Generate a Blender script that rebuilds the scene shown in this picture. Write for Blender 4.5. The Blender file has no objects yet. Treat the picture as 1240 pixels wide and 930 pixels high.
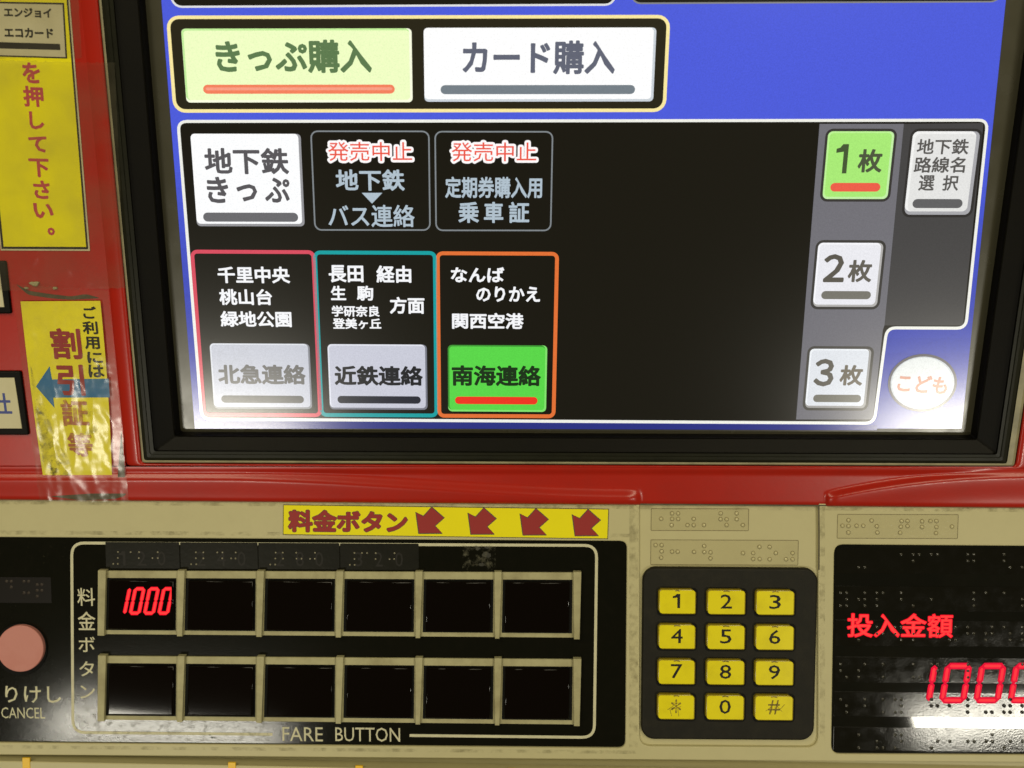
import bpy, math, random
import numpy as np
from math import sin, cos, radians as R, pi
from mathutils import Vector, Matrix
from mathutils.geometry import tessellate_polygon, delaunay_2d_cdt

random.seed(7)
SC = bpy.context.scene
COL = SC.collection

# ------------------------------------------------------------------ camera
PITCH = 43.2                      # the phone looks down on a reclined ticket machine
FW, FH, F = 1240.0, 930.0, 1032.0  # frame the measurements were taken in, focal length in the same unit
fwd = Vector((0, cos(R(PITCH)), -sin(R(PITCH))))
up = Vector((0, sin(R(PITCH)), cos(R(PITCH))))
right = Vector((1, 0, 0))
DIST = 0.31
CAMP = Vector((0, -0.30, 1.42))
cam_d = bpy.data.cameras.new('camera')
cam = bpy.data.objects.new('camera', cam_d)
COL.objects.link(cam)
cam_d.sensor_width = 36.0
cam_d.lens = 36.0 * F / FW
cam_d.clip_start = 0.01
cam_d.clip_end = 100
cam.location = CAMP
cam.rotation_euler = (R(90 - PITCH), 0, 0)
cam_d.dof.use_dof = True
cam_d.dof.focus_distance = 0.312
cam_d.dof.aperture_fstop = 9.0
SC.camera = cam

# ------------------------------------------------------------------ light: dim indoor hall, ceiling tubes behind the viewer, plus added overhead fill
w = bpy.data.worlds.new('World')
SC.world = w
w.use_nodes = True
bg = w.node_tree.nodes['Background']
bg.inputs[0].default_value = (1.0, 0.90, 0.62, 1)
bg.inputs[1].default_value = 0.055
SC.view_settings.view_transform = 'Standard'
SC.view_settings.look = 'None'
SC.view_settings.exposure = 0.0
SC.view_settings.gamma = 1.0
SC.cycles.max_bounces = 8
SC.cycles.transparent_max_bounces = 12
SC.cycles.sample_clamp_indirect = 4.0


# ------------------------------------------------------------------ the two faces of the machine
class Face:
    def __init__(s, point, tilt, vp, slope):
        s.n = (-fwd * cos(R(tilt)) - up * sin(R(tilt))).normalized()
        s.o = point
        s.ex = right
        s.ey = s.n.cross(s.ex).normalized()
        s.vp = vp
        s.slope = slope

    def ab(s, px, py, h=0.0):
        d = fwd + right * ((px - FW / 2) / F) + up * ((FH / 2 - py) / F)
        o = s.o + s.n * h
        t = (o - CAMP).dot(s.n) / d.dot(s.n)
        q = CAMP + d * t - o
        return (q.dot(s.ex), q.dot(s.ey))

    def w(s, ab, h):
        return s.o + s.ex * ab[0] + s.ey * ab[1] + s.n * h

    def warp(s, xc, yc):
        k = s.slope(yc)
        vx, vy = s.vp

        def f(x, y):
            y2 = y + k * (x - xc)
            return (vx + (x - vx) * (vy - y2) / (vy - yc), y2)
        return f


mm = 0.001
U = Face(CAMP + fwd * DIST, 13.2, (575.0, 4860.0), lambda y: -0.003 + 0.010 * y / 510)
_a = U.ab(620, 609)
CP = Face(U.w(_a, 0), 3.5, (620.0, 16000.0), lambda y: 0.0045 + (y - 690) * 0.00003)


def reflect_dir(face, px, py):
    d = (fwd + right * ((px - FW / 2) / F) + up * ((FH / 2 - py) / F)).normalized()
    return d - face.n * 2 * d.dot(face.n)


def area(name, loc, target, sx, sy, power, color, roll=0.0):
    l = bpy.data.lights.new(name, 'AREA')
    l.shape = 'RECTANGLE'
    l.size, l.size_y = sx, sy
    l.energy = power
    l.color = color
    o = bpy.data.objects.new(name, l)
    COL.objects.link(o)
    o.location = loc
    o.rotation_euler = ((target - loc).to_track_quat('-Z', 'Y') @ Matrix.Rotation(roll, 4, 'Z').to_quaternion()).to_euler()
    return o


ctr = U.w(U.ab(620, 520), 0)
p1 = CP.w(CP.ab(1225, 866), 0)
area('tube_or_fill_light', p1 + reflect_dir(CP, 1225, 866) * 4.5, p1, 0.85, 0.15, 32, (1, 0.95, 0.80))
p2 = CP.w(CP.ab(205, 884), 0)
area('tube_or_fill_light', p2 + reflect_dir(CP, 205, 884) * 4.5, p2, 1.05, 0.12, 36, (1, 0.95, 0.80))
area('tube_or_fill_light', Vector((1.1, -1.1, 3.3)), ctr, 1.3, 0.5, 20, (1, 0.90, 0.64))  # soft overhead fill, added for general light
area('tube_or_fill_light', Vector((-1.0, -0.5, 3.2)), ctr, 1.3, 0.5, 17, (1, 0.90, 0.64))  # second added fill, from the left


# ------------------------------------------------------------------ materials
def lin(c):
    r = []
    for v in c:
        v = v / 255.0
        r.append(v / 12.92 if v <= 0.04045 else ((v + 0.055) / 1.055) ** 2.4)
    return (*r, 1)


MATS = {}


def mat(name, base, rough=0.5, spec=0.5, emit=None, es=1.0, coat=0.0, noise=None, bump=None, rnoise=None, metal=0.0):
    """noise=(scale, amount, dark colour)  bump=(scale, strength, distance)  rnoise=(scale, lo, hi)"""
    if name in MATS:
        return MATS[name]
    m = bpy.data.materials.new(name)
    m.use_nodes = True
    nt = m.node_tree
    b = nt.nodes['Principled BSDF']
    b.inputs['Base Color'].default_value = (*base[:3], 1)
    b.inputs['Roughness'].default_value = rough
    b.inputs['Specular IOR Level'].default_value = spec
    b.inputs['Metallic'].default_value = metal
    if coat:
        b.inputs['Coat Weight'].default_value = coat
        b.inputs['Coat Roughness'].default_value = 0.08
    if emit:
        b.inputs['Emission Color'].default_value = emit
        b.inputs['Emission Strength'].default_value = es
    geo = nt.nodes.new('ShaderNodeNewGeometry')
    if noise:
        for i, (sc, am, dk) in enumerate(noise):
            tx = nt.nodes.new('ShaderNodeTexNoise')
            tx.inputs['Scale'].default_value = sc
            tx.inputs['Detail'].default_value = 8
            tx.inputs['Roughness'].default_value = 0.65
            nt.links.new(geo.outputs['Position'], tx.inputs['Vector'])
            rp = nt.nodes.new('ShaderNodeMapRange')
            rp.inputs['From Min'].default_value = 0.45
            rp.inputs['From Max'].default_value = 0.75
            rp.inputs['To Max'].default_value = am
            nt.links.new(tx.outputs['Fac'], rp.inputs['Value'])
            mx = nt.nodes.new('ShaderNodeMix')
            mx.data_type = 'RGBA'
            nt.links.new(rp.outputs['Result'], mx.inputs['Factor'])
            src = b.inputs['Base Color'].links[0].from_socket if b.inputs['Base Color'].is_linked else None
            if src:
                nt.links.new(src, mx.inputs['A'])
            else:
                mx.inputs['A'].default_value = (*base[:3], 1)
            mx.inputs['B'].default_value = (*dk[:3], 1)
            nt.links.new(mx.outputs['Result'], b.inputs['Base Color'])
    if rnoise:
        tx = nt.nodes.new('ShaderNodeTexNoise')
        tx.inputs['Scale'].default_value = rnoise[0]
        tx.inputs['Detail'].default_value = 6
        nt.links.new(geo.outputs['Position'], tx.inputs['Vector'])
        rp = nt.nodes.new('ShaderNodeMapRange')
        rp.inputs['From Min'].default_value = 0.35
        rp.inputs['From Max'].default_value = 0.65
        rp.inputs['To Min'].default_value = rnoise[1]
        rp.inputs['To Max'].default_value = rnoise[2]
        nt.links.new(tx.outputs['Fac'], rp.inputs['Value'])
        nt.links.new(rp.outputs['Result'], b.inputs['Roughness'])
    if bump:
        tx = nt.nodes.new('ShaderNodeTexNoise')
        tx.inputs['Scale'].default_value = bump[0]
        tx.inputs['Detail'].default_value = 3
        nt.links.new(geo.outputs['Position'], tx.inputs['Vector'])
        bp = nt.nodes.new('ShaderNodeBump')
        bp.inputs['Strength'].default_value = bump[1]
        bp.inputs['Distance'].default_value = bump[2]
        nt.links.new(tx.outputs['Fac'], bp.inputs['Height'])
        nt.links.new(bp.outputs['Normal'], b.inputs['Normal'])
    MATS[name] = m
    return m


def lcd(c, es=1.0):
    """a lit LCD colour under the matte, slightly dusty front of the screen"""
    name = 'lcd_%d_%d_%d' % tuple(c)
    if name in MATS:
        return MATS[name]
    m = mat(name, (0.006, 0.0055, 0.004), 0.17, 0.85, lin(c), es)
    nt = m.node_tree
    tx = nt.nodes.new('ShaderNodeTexNoise')       # grain of the liquid crystal layer
    tx.inputs['Scale'].default_value = 2300
    tx.inputs['Detail'].default_value = 2
    ge = nt.nodes.new('ShaderNodeNewGeometry')
    nt.links.new(ge.outputs['Position'], tx.inputs['Vector'])
    rp = nt.nodes.new('ShaderNodeMapRange')
    rp.inputs['From Min'].default_value = 0.3
    rp.inputs['From Max'].default_value = 0.7
    rp.inputs['To Min'].default_value = 0.93 * es
    rp.inputs['To Max'].default_value = 1.07 * es
    nt.links.new(tx.outputs['Fac'], rp.inputs['Value'])
    nt.links.new(rp.outputs['Result'], nt.nodes['Principled BSDF'].inputs['Emission Strength'])
    return m


def film(name, haze, hazecol, rough, bumps, gloss=0.08):
    """clear plastic: mostly see-through, a little milky, glossy and wrinkled"""
    if name in MATS:
        return MATS[name]
    m = bpy.data.materials.new(name)
    m.use_nodes = True
    nt = m.node_tree
    nt.nodes.clear()
    out = nt.nodes.new('ShaderNodeOutputMaterial')
    tr = nt.nodes.new('ShaderNodeBsdfTransparent')
    tr.inputs[0].default_value = (0.98, 0.975, 0.955, 1)
    df = nt.nodes.new('ShaderNodeBsdfDiffuse')
    df.inputs[0].default_value = (*hazecol, 1)
    gl = nt.nodes.new('ShaderNodeBsdfGlossy')
    gl.inputs['Roughness'].default_value = rough
    gl.inputs[0].default_value = (1, 1, 1, 1)
    geo = nt.nodes.new('ShaderNodeNewGeometry')
    last = None
    for sc, st, dist in bumps:
        tx = nt.nodes.new('ShaderNodeTexNoise')
        tx.inputs['Scale'].default_value = sc
        tx.inputs['Detail'].default_value = 4
        nt.links.new(geo.outputs['Position'], tx.inputs['Vector'])
        bp = nt.nodes.new('ShaderNodeBump')
        bp.inputs['Strength'].default_value = st
        bp.inputs['Distance'].default_value = dist
        nt.links.new(tx.outputs['Fac'], bp.inputs['Height'])
        if last:
            nt.links.new(last.outputs[0], bp.inputs['Normal'])
        last = bp
    if last:
        nt.links.new(last.outputs[0], gl.inputs['Normal'])
    tx = nt.nodes.new('ShaderNodeTexNoise')
    tx.inputs['Scale'].default_value = 70
    tx.inputs['Detail'].default_value = 8
    nt.links.new(geo.outputs['Position'], tx.inputs['Vector'])
    rp = nt.nodes.new('ShaderNodeMapRange')
    rp.inputs['From Min'].default_value = 0.35
    rp.inputs['From Max'].default_value = 0.75
    rp.inputs['To Min'].default_value = haze * 0.5
    rp.inputs['To Max'].default_value = haze * 2.2
    nt.links.new(tx.outputs['Fac'], rp.inputs['Value'])
    m1 = nt.nodes.new('ShaderNodeMixShader')
    nt.links.new(rp.outputs['Result'], m1.inputs[0])
    nt.links.new(tr.outputs[0], m1.inputs[1])
    nt.links.new(df.outputs[0], m1.inputs[2])
    m2 = nt.nodes.new('ShaderNodeMixShader')
    m2.inputs[0].default_value = gloss
    nt.links.new(m1.outputs[0], m2.inputs[1])
    nt.links.new(gl.outputs[0], m2.inputs[2])
    nt.links.new(m2.outputs[0], out.inputs[0])
    MATS[name] = m
    return m


CREAM = mat('cream_painted_metal', (0.52, 0.475, 0.255), 0.42, 0.4, noise=[(14, 0.20, (0.38, 0.35, 0.18)), (120, 0.08, (0.25, 0.21, 0.11))], bump=(900, 0.08, 0.0002))
CREAM2 = mat('cream_plastic', (0.43, 0.40, 0.215), 0.5, 0.3, noise=[(60, 0.6, (0.22, 0.18, 0.08)), (300, 0.25, (0.12, 0.10, 0.05))])
CPRINT = mat('cream_print', (0.60, 0.57, 0.38), 0.5, 0.3, noise=[(200, 0.35, (0.30, 0.28, 0.18))])
REDP = mat('red_gloss_panel', (0.42, 0.016, 0.006), 0.28, 0.35, noise=[(25, 0.35, (0.30, 0.012, 0.006)), (160, 0.15, (0.22, 0.03, 0.02))], coat=0.08, bump=(700, 0.05, 0.0002))
RUBBER = mat('black_bezel_plastic', (0.0045, 0.004, 0.0025), 0.45, 0.10, noise=[(90, 0.5, (0.007, 0.006, 0.003))], bump=(1500, 0.15, 0.0002))
LIP = mat('dark_olive_gasket', (0.014, 0.014, 0.007), 0.34, 0.16, noise=[(90, 0.5, (0.005, 0.005, 0.003))])
TRIM = mat('worn_trim', (0.30, 0.27, 0.15), 0.4, noise=[(80, 0.7, (0.10, 0.09, 0.05))])
BLACKP = mat('black_printed_panel', (0.006, 0.006, 0.0035), 0.10, 0.17, noise=[(230, 0.5, (0.009, 0.008, 0.005))], bump=(1800, 0.05, 0.0002))
GAP_SHADE = mat('dark_gap_and_shadow', (0.003, 0.003, 0.002), 0.7, 0.2)  # also painted as the shadow ring of the cancel button
SMOKE = mat('smoked_button_cap', (0.004, 0.0025, 0.0015), 0.035, 0.12)
KEYPL = mat('black_rubber_plate', (0.011, 0.010, 0.0055), 0.55, 0.22, noise=[(200, 0.6, (0.022, 0.019, 0.010))], bump=(2200, 0.25, 0.0002))
KEYSHADE = mat('shaded_key_side', (0.30, 0.23, 0.008), 0.25, 0.5)  # sides of the yellow cap, their shading put into the colour
KEYY = mat('yellow_key_cap', (0.84, 0.73, 0.012), 0.2, 0.5, coat=0.3, noise=[(140, 0.35, (0.52, 0.43, 0.01))])
INK = mat('black_ink', (0.012, 0.010, 0.006), 0.5, 0.3)
WORN_GHOST = mat('worn_ink_and_ghost', (0.16, 0.12, 0.02), 0.5, 0.3, noise=[(900, 0.9, (0.60, 0.44, 0.012))])  # also draws the refracted double of each key figure
PINK = mat('salmon_button_cap', (0.54, 0.22, 0.18), 0.5, 0.4, noise=[(90, 0.4, (0.42, 0.12, 0.08))])
YEL = mat('yellow_paper', (0.86, 0.77, 0.006), 0.45, 0.2, noise=[(70, 0.15, (0.62, 0.52, 0.01))])
YELD = mat('grimy_yellow_paper', (0.86, 0.76, 0.01), 0.45, 0.3, noise=[(45, 0.25, (0.6, 0.5, 0.06)), (260, 0.2, (0.4, 0.33, 0.05))])
WHITEP = mat('offwhite_paper', (0.60, 0.55, 0.34), 0.5, noise=[(80, 0.4, (0.48, 0.42, 0.2))])
INKRED = mat('red_ink', (0.30, 0.014, 0.010), 0.5)
INKPINK = mat('crimson_ink', (0.50, 0.05, 0.06), 0.5, noise=[(500, 0.5, (0.62, 0.13, 0.04))])
INKBLUE = mat('blue_ink', (0.008, 0.14, 0.34), 0.5, noise=[(150, 0.5, (0.08, 0.22, 0.30))])
GREYINK = mat('dark_grey_outline_ink', (0.07, 0.07, 0.05), 0.5)
GRIME_AND_SHADE = mat('grime', (0.07, 0.06, 0.03), 0.7, noise=[(300, 0.8, (0.16, 0.13, 0.07))])  # also paints shade in the keypad seam and rail joint
DUST = mat('grey_dust_smear', (0.17, 0.16, 0.11), 0.8, noise=[(400, 0.8, (0.35, 0.30, 0.12))])
CHIP = mat('dried_glue', (0.42, 0.38, 0.2), 0.7, bump=(900, 0.6, 0.001))
DARKFILM = mat('smoked_film', (0.012, 0.0115, 0.007), 0.34, 0.12, noise=[(110, 0.9, (0.008, 0.008, 0.005))], bump=(700, 0.1, 0.0003))
DISP = mat('display_window', (0.006, 0.006, 0.004), 0.035, 0.4, noise=[(40, 0.5, (0.012, 0.011, 0.007))])
DFILM = mat('display_film', (0.0075, 0.007, 0.0045), 0.08, 0.2, rnoise=(220, 0.05, 0.10), bump=(1500, 0.06, 0.0002))
DDOT = mat('clear_dot', (0.03, 0.028, 0.018), 0.12, 0.7)
DDOTD = mat('dark_dot', (0.008, 0.006, 0.004), 0.2, 0.5)
PALEDOT = mat('pale_raised_dot', (0.22, 0.20, 0.13), 0.25, 0.7)
LED = mat('red_led', (0.02, 0.0, 0.0), 0.9, 0.0, (1.0, 0.012, 0.03, 1), 1.05)
LEDB = mat('red_led_core', (0.02, 0.0, 0.0), 0.9, 0.0, (1.0, 0.040, 0.035, 1), 1.5)
LEDC = mat('red_led_soft_core', (0.02, 0.0, 0.0), 0.9, 0.0, (1.0, 0.045, 0.05, 1), 1.15)
LEDD = mat('dim_red_led', (0.02, 0.0, 0.0), 0.9, 0.0, (0.80, 0.008, 0.04, 1), 1.0)
BROWND = mat('brown_dot', (0.030, 0.020, 0.012), 0.6)
DOTRING = mat('film_dot_rim', (0.22, 0.18, 0.08), 0.5)
DOTTOP = mat('film_dot_top', (0.54, 0.49, 0.25), 0.2, 0.6)
CLEARF = film('clear_label_film', 0.03, (0.46, 0.43, 0.25), 0.12, [(900, 0.2, 0.0004)], 0.03)
WRAP = film('crinkled_clear_sleeve', 0.06, (0.26, 0.21, 0.12), 0.13, [(26, 0.35, 0.0030)], 0.014)
TAPE = film('clear_tape', 0.085, (0.24, 0.21, 0.13), 0.08, [(45, 0.4, 0.0020)], 0.05)
def stain(name, col, scale, lo, hi, amount=1.0):
    """dirt that lies in flecks, with clean gaps between them"""
    m = bpy.data.materials.new(name)
    m.use_nodes = True
    nt = m.node_tree
    nt.nodes.clear()
    out = nt.nodes.new('ShaderNodeOutputMaterial')
    tr = nt.nodes.new('ShaderNodeBsdfTransparent')
    df = nt.nodes.new('ShaderNodeBsdfDiffuse')
    df.inputs[0].default_value = (*col, 1)
    ge = nt.nodes.new('ShaderNodeNewGeometry')
    tx = nt.nodes.new('ShaderNodeTexNoise')
    tx.inputs['Scale'].default_value = scale
    tx.inputs['Detail'].default_value = 9
    tx.inputs['Roughness'].default_value = 0.7
    nt.links.new(ge.outputs['Position'], tx.inputs['Vector'])
    rp = nt.nodes.new('ShaderNodeMapRange')
    rp.inputs['From Min'].default_value = lo
    rp.inputs['From Max'].default_value = hi
    rp.inputs['To Max'].default_value = amount
    nt.links.new(tx.outputs['Fac'], rp.inputs['Value'])
    mx = nt.nodes.new('ShaderNodeMixShader')
    nt.links.new(rp.outputs['Result'], mx.inputs[0])
    nt.links.new(tr.outputs[0], mx.inputs[1])
    nt.links.new(df.outputs[0], mx.inputs[2])
    nt.links.new(mx.outputs[0], out.inputs[0])
    return m


MOULD = stain('mould', (0.07, 0.065, 0.04), 330, 0.52, 0.70, 0.8)
GREYSM = stain('grey_smear', (0.30, 0.27, 0.14), 120, 0.46, 0.70, 0.6)
DIRT = stain('brown_dirt', (0.10, 0.075, 0.03), 230, 0.46, 0.80, 0.45)
DUSTY = stain('pale_dust', (0.20, 0.19, 0.13), 420, 0.50, 0.72, 0.55)
SPECK = stain('pale_specks', (0.35, 0.32, 0.2), 1500, 0.66, 0.74, 0.8)
TABY = mat('yellow_tab', (0.85, 0.52, 0.01), 0.4)


# ------------------------------------------------------------------ object helpers
WLOC = {}


def link(o, parent, wl):
    COL.objects.link(o)
    WLOC[o.name] = wl
    if parent is not None:
        o.parent = parent
        o.location = wl - WLOC[parent.name]
    else:
        o.location = wl


def thing(name, label, cat, loc, group=None):
    o = bpy.data.objects.new(name, None)
    o.empty_display_size = 0.02
    link(o, None, loc.copy())
    o['label'] = label
    o['category'] = cat
    if group:
        o['group'] = group
    return o


class MB:
    def __init__(s):
        s.v, s.f, s.m, s.sm, s.mats = [], [], [], [], []

    def mi(s, m):
        if m not in s.mats:
            s.mats.append(m)
        return s.mats.index(m)

    def face(s, idx, m, smooth=False):
        s.f.append(idx)
        s.m.append(s.mi(m))
        s.sm.append(smooth)

    def pts(s, P):
        k = len(s.v)
        s.v.extend(P)
        return list(range(k, k + len(P)))

    def band(s, a, b, m, smooth=False, closed=True):
        n = len(a)
        for i in range(n if closed else n - 1):
            j = (i + 1) % n
            s.face((a[i], a[j], b[j], b[i]), m, smooth)

    def flat(s, face, P2, h, m, holes=()):
        loops = [list(P2)] + [list(x) for x in holes]
        ids = []
        for L in loops:
            ids += s.pts([face.w(p, h) for p in L])
        if not holes:
            s.face(tuple(ids), m)
        else:
            for t in tessellate_polygon([[Vector((p[0], p[1], 0)) for p in L] for L in loops]):
                s.face(tuple(ids[i] for i in t), m)

    def prism(s, face, P2, ht, hb, m, bev=0.0, seg=3, holes=(), capm=None):
        top_loops, ids = [], []
        for k, L in enumerate([P2] + list(holes)):
            L = ccw(L)
            sgn = 1 if k == 0 else -1
            prev = s.pts([face.w(p, hb) for p in L])
            if bev <= 0:
                cur = s.pts([face.w(p, ht) for p in L])
                s.band(prev, cur, m)
                Lt = L
                prev = cur
            else:
                for q in range(seg + 1):
                    a = q / seg * pi / 2
                    Lt = inset(L, sgn * bev * (1 - cos(a)))
                    cur = s.pts([face.w(p, ht - bev + bev * sin(a)) for p in Lt])
                    s.band(prev, cur, m, q > 0)
                    prev = cur
            top_loops.append(Lt)
            ids.append(s.pts([face.w(p, ht) for p in Lt]))
        cm = capm or m
        if len(top_loops) == 1:
            s.face(tuple(ids[0]), cm)
        else:
            fl = [i for x in ids for i in x]
            for t in tessellate_polygon([[Vector((p[0], p[1], 0)) for p in L] for L in top_loops]):
                s.face(tuple(fl[i] for i in t), cm)

    def build(s, name, parent=None, label=None, **props):
        c = sum(s.v, Vector()) / max(1, len(s.v))
        me = bpy.data.meshes.new(name)
        me.from_pydata([tuple(p - c) for p in s.v], [], s.f)
        for m in s.mats:
            me.materials.append(m)
        for p, mi, sm in zip(me.polygons, s.m, s.sm):
            p.material_index = mi
            p.use_smooth = sm
        me.update()
        o = bpy.data.objects.new(name, me)
        link(o, parent, c)
        if label:
            o['label'] = label
        for k, v in props.items():
            o[k] = v
        return o


def ccw(L):
    a = sum(L[i - 1][0] * L[i][1] - L[i][0] * L[i - 1][1] for i in range(len(L)))
    return list(L) if a > 0 else list(reversed(L))


def inset(L, d):
    if abs(d) < 1e-9:
        return list(L)
    out = []
    n = len(L)
    for i in range(n):
        p0, p1, p2 = Vector(L[i - 1]), Vector(L[i]), Vector(L[(i + 1) % n])
        a, b = (p1 - p0), (p2 - p1)
        if a.length < 1e-9 or b.length < 1e-9:
            out.append(tuple(p1))
            continue
        a.normalize()
        b.normalize()
        n1, n2 = Vector((-a.y, a.x)), Vector((-b.y, b.x))
        q = n1 + n2
        if q.length < 1e-6:
            out.append(tuple(p1))
            continue
        q.normalize()
        out.append(tuple(p1 + q * (d / max(0.4, q.dot(n1)))))
    return out


def rr(x0, y0, x1, y1, r, n=5):
    pts = []
    r = min(r, (x1 - x0) / 2, (y1 - y0) / 2)
    if r <= 0:
        return [(x0, y0), (x1, y0), (x1, y1), (x0, y1)]
    for cx, cy, a0 in ((x1 - r, y0 + r, -90), (x1 - r, y1 - r, 0), (x0 + r, y1 - r, 90), (x0 + r, y0 + r, 180)):
        for k in range(n + 1):
            a = R(a0 + 90 * k / n)
            pts.append((cx + r * cos(a), cy + r * sin(a)))
    return pts


def rpath(P, r, n=4, closed=True):
    out = []
    N = len(P)
    for i, p in enumerate(P):
        if not closed and i in (0, N - 1):
            out.append(p)
            continue
        a, b, c = Vector(P[i - 1]), Vector(p), Vector(P[(i + 1) % N])
        u1, u2 = (a - b), (c - b)
        rr_ = min(r, u1.length * 0.45, u2.length * 0.45)
        s1, s2 = b + u1.normalized() * rr_, b + u2.normalized() * rr_
        for k in range(n + 1):
            t = k / n
            q = s1 * (1 - t) ** 2 + b * 2 * t * (1 - t) + s2 * t * t
            out.append((q.x, q.y))
    return out


def px2(face, P, h):
    return [face.ab(x, y, h) for x, y in P]


def wrect(face, x0, y0, x1, y1, r=0, n=5):
    f = face.warp((x0 + x1) / 2, (y0 + y1) / 2)
    return [f(x, y) for x, y in rr(x0, y0, x1, y1, r, n)]


def ribbon(mb, face, P, wd, h, m, closed=True):
    """a printed line of the given width along a path"""
    n = len(P)
    A, B = [], []
    for i in range(n):
        if closed:
            a, c = P[i - 1], P[(i + 1) % n]
        else:
            a, c = P[max(0, i - 1)], P[min(n - 1, i + 1)]
        t = Vector((c[0] - a[0], c[1] - a[1])).normalized()
        q = Vector((-t.y, t.x)) * wd / 2
        A.append((P[i][0] + q.x, P[i][1] + q.y))
        B.append((P[i][0] - q.x, P[i][1] - q.y))
    ia = mb.pts([face.w(p, h) for p in px2(face, A, h)])
    ib = mb.pts([face.w(p, h) for p in px2(face, B, h)])
    mb.band(ia, ib, m, closed=closed)


_tc = {}


def embolden(V, Fs, off):
    """thicken a filled outline evenly: everything inside it or nearer than off to its edge"""
    wm, wv = {}, {}
    for i, p in enumerate(V):
        k = (round(p[0], 5), round(p[1], 5))
        wm[i] = wv.setdefault(k, i)
    cnt = {}
    for q in Fs:
        for i in range(len(q)):
            a, b = wm[q[i]], wm[q[(i + 1) % len(q)]]
            if a != b:
                k = (min(a, b), max(a, b))
                cnt[k] = cnt.get(k, 0) + 1
    P, E, segs, rim = [], [], [], set()
    for (a, b), c_ in cnt.items():
        if c_ != 1:
            continue
        pa, pb = Vector(V[a]), Vector(V[b])
        d = pb - pa
        if d.length < 1e-6:
            continue
        n = Vector((-d.y, d.x)).normalized() * off
        k = len(P)
        P += [pa - n, pb - n, pb + n, pa + n]
        E += [(k, k + 1), (k + 2, k + 3)]
        segs.append((pa.x, pa.y, pb.x, pb.y))
        rim.update((a, b))
    for a in rim:
        k = len(P)
        P += [Vector(V[a]) + Vector((cos(t * pi / 4), sin(t * pi / 4))) * off for t in range(8)]
        E += [(k + t, k + (t + 1) % 8) for t in range(8)]
    r_ = delaunay_2d_cdt(P, E, [], 0, 1e-5, False)
    vv = np.array([(v.x, v.y) for v in r_[0]])
    ff = np.array([tuple(q)[:3] for q in r_[2]])
    C = vv[ff].mean(axis=1)
    S = np.array(segs)
    A, D = S[:, :2], S[:, 2:] - S[:, :2]
    W = C[:, None, :] - A[None]
    t = np.clip((W * D[None]).sum(-1) / (D * D).sum(-1)[None], 0, 1)
    dist = np.sqrt(((W - t[..., None] * D[None]) ** 2).sum(-1)).min(1)
    keep = dist < off * 0.97
    # even-odd test against the outline
    y = C[:, 1][:, None]
    x = C[:, 0][:, None]
    y1, y2 = S[:, 1][None], S[:, 3][None]
    crs = ((y1 > y) != (y2 > y))
    with np.errstate(divide='ignore', invalid='ignore'):
        xi = S[:, 0][None] + (y - y1) / (y2 - y1) * D[:, 0][None]
    keep |= ((crs & (x < xi)).sum(1) % 2) == 1
    return [tuple(v) for v in vv], [tuple(int(i) for i in q) for q in ff[keep]]


def glyphs(s, off):
    key = (s, off)
    if off > 0 and len(s) > 1:          # full-width characters: set one em apart, each thickened once
        V, Fs = [], []
        for i, ch in enumerate(s):
            v, f = glyphs(ch, off)
            k = len(V)
            V += [(a + i, b) for a, b in v]
            Fs += [tuple(x + k for x in q) for q in f]
        return V, Fs
    if key not in _tc:
        c = bpy.data.curves.new('lettering', 'FONT')
        c.body = s
        c.resolution_u = 2
        o = bpy.data.objects.new('lettering', c)
        COL.objects.link(o)
        dg = bpy.context.evaluated_depsgraph_get()
        dg.update()
        me = bpy.data.meshes.new_from_object(o.evaluated_get(dg))
        V = [(v.co.x, v.co.y) for v in me.vertices]
        Fs = [tuple(p.vertices) for p in me.polygons]
        bpy.data.objects.remove(o)
        bpy.data.meshes.remove(me)
        if off > 0:
            V, Fs = embolden(V, Fs, off)
        _tc[key] = (V, Fs)
    return _tc[key]


ONE = [(0.0, 0.30), (0.0, 0.16), (0.30, 0.12), (0.52, 0.0), (1.0, 0.0), (1.0, 1.0), (0.62, 1.0), (0.62, 0.26)]


def text(mb, face, s, x0, y0, x1, y1, h, m, off=0.0, grow=0.0, rot=0.0, wrp=None):
    """letters whose inked extent fills the box; grow widens the box for outlined lettering"""
    f = wrp or face.warp((x0 + x1) / 2, (y0 + y1) / 2)
    if s == '1':
        V = [(a, 1 - b) for a, b in ONE]
        Fs = [tuple(range(len(V)))]
        Fs = [(0, 1, 2, 7), (2, 3, 4, 7), (4, 5, 6, 7)]
    else:
        V, Fs = glyphs(s, off)
    ax, bx_ = min(v[0] for v in V), max(v[0] for v in V)
    ay, by_ = min(v[1] for v in V), max(v[1] for v in V)
    x0 -= grow
    x1 += grow
    y0 -= grow
    y1 += grow
    cx, cy = (x0 + x1) / 2, (y0 + y1) / 2
    P = []
    for vx, vy in V:
        X = x0 + (vx - ax) / (bx_ - ax) * (x1 - x0)
        Y = y1 - (vy - ay) / (by_ - ay) * (y1 - y0)
        if rot:
            dx, dy = X - cx, Y - cy
            X, Y = cx + dx * cos(rot) - dy * sin(rot), cy + dx * sin(rot) + dy * cos(rot)
        P.append(f(X, Y))
    ids = mb.pts([face.w(p, h) for p in px2(face, P, h)])
    for q in Fs:
        mb.face(tuple(ids[i] for i in q), m)


# ------------------------------------------------------------------ THE TICKET MACHINE
machine = thing('ticket_machine', 'red and cream subway ticket machine with a lit touch screen and yellow number pad', 'ticket machine', Vector((0, 0.1, 0.0)))

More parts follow.
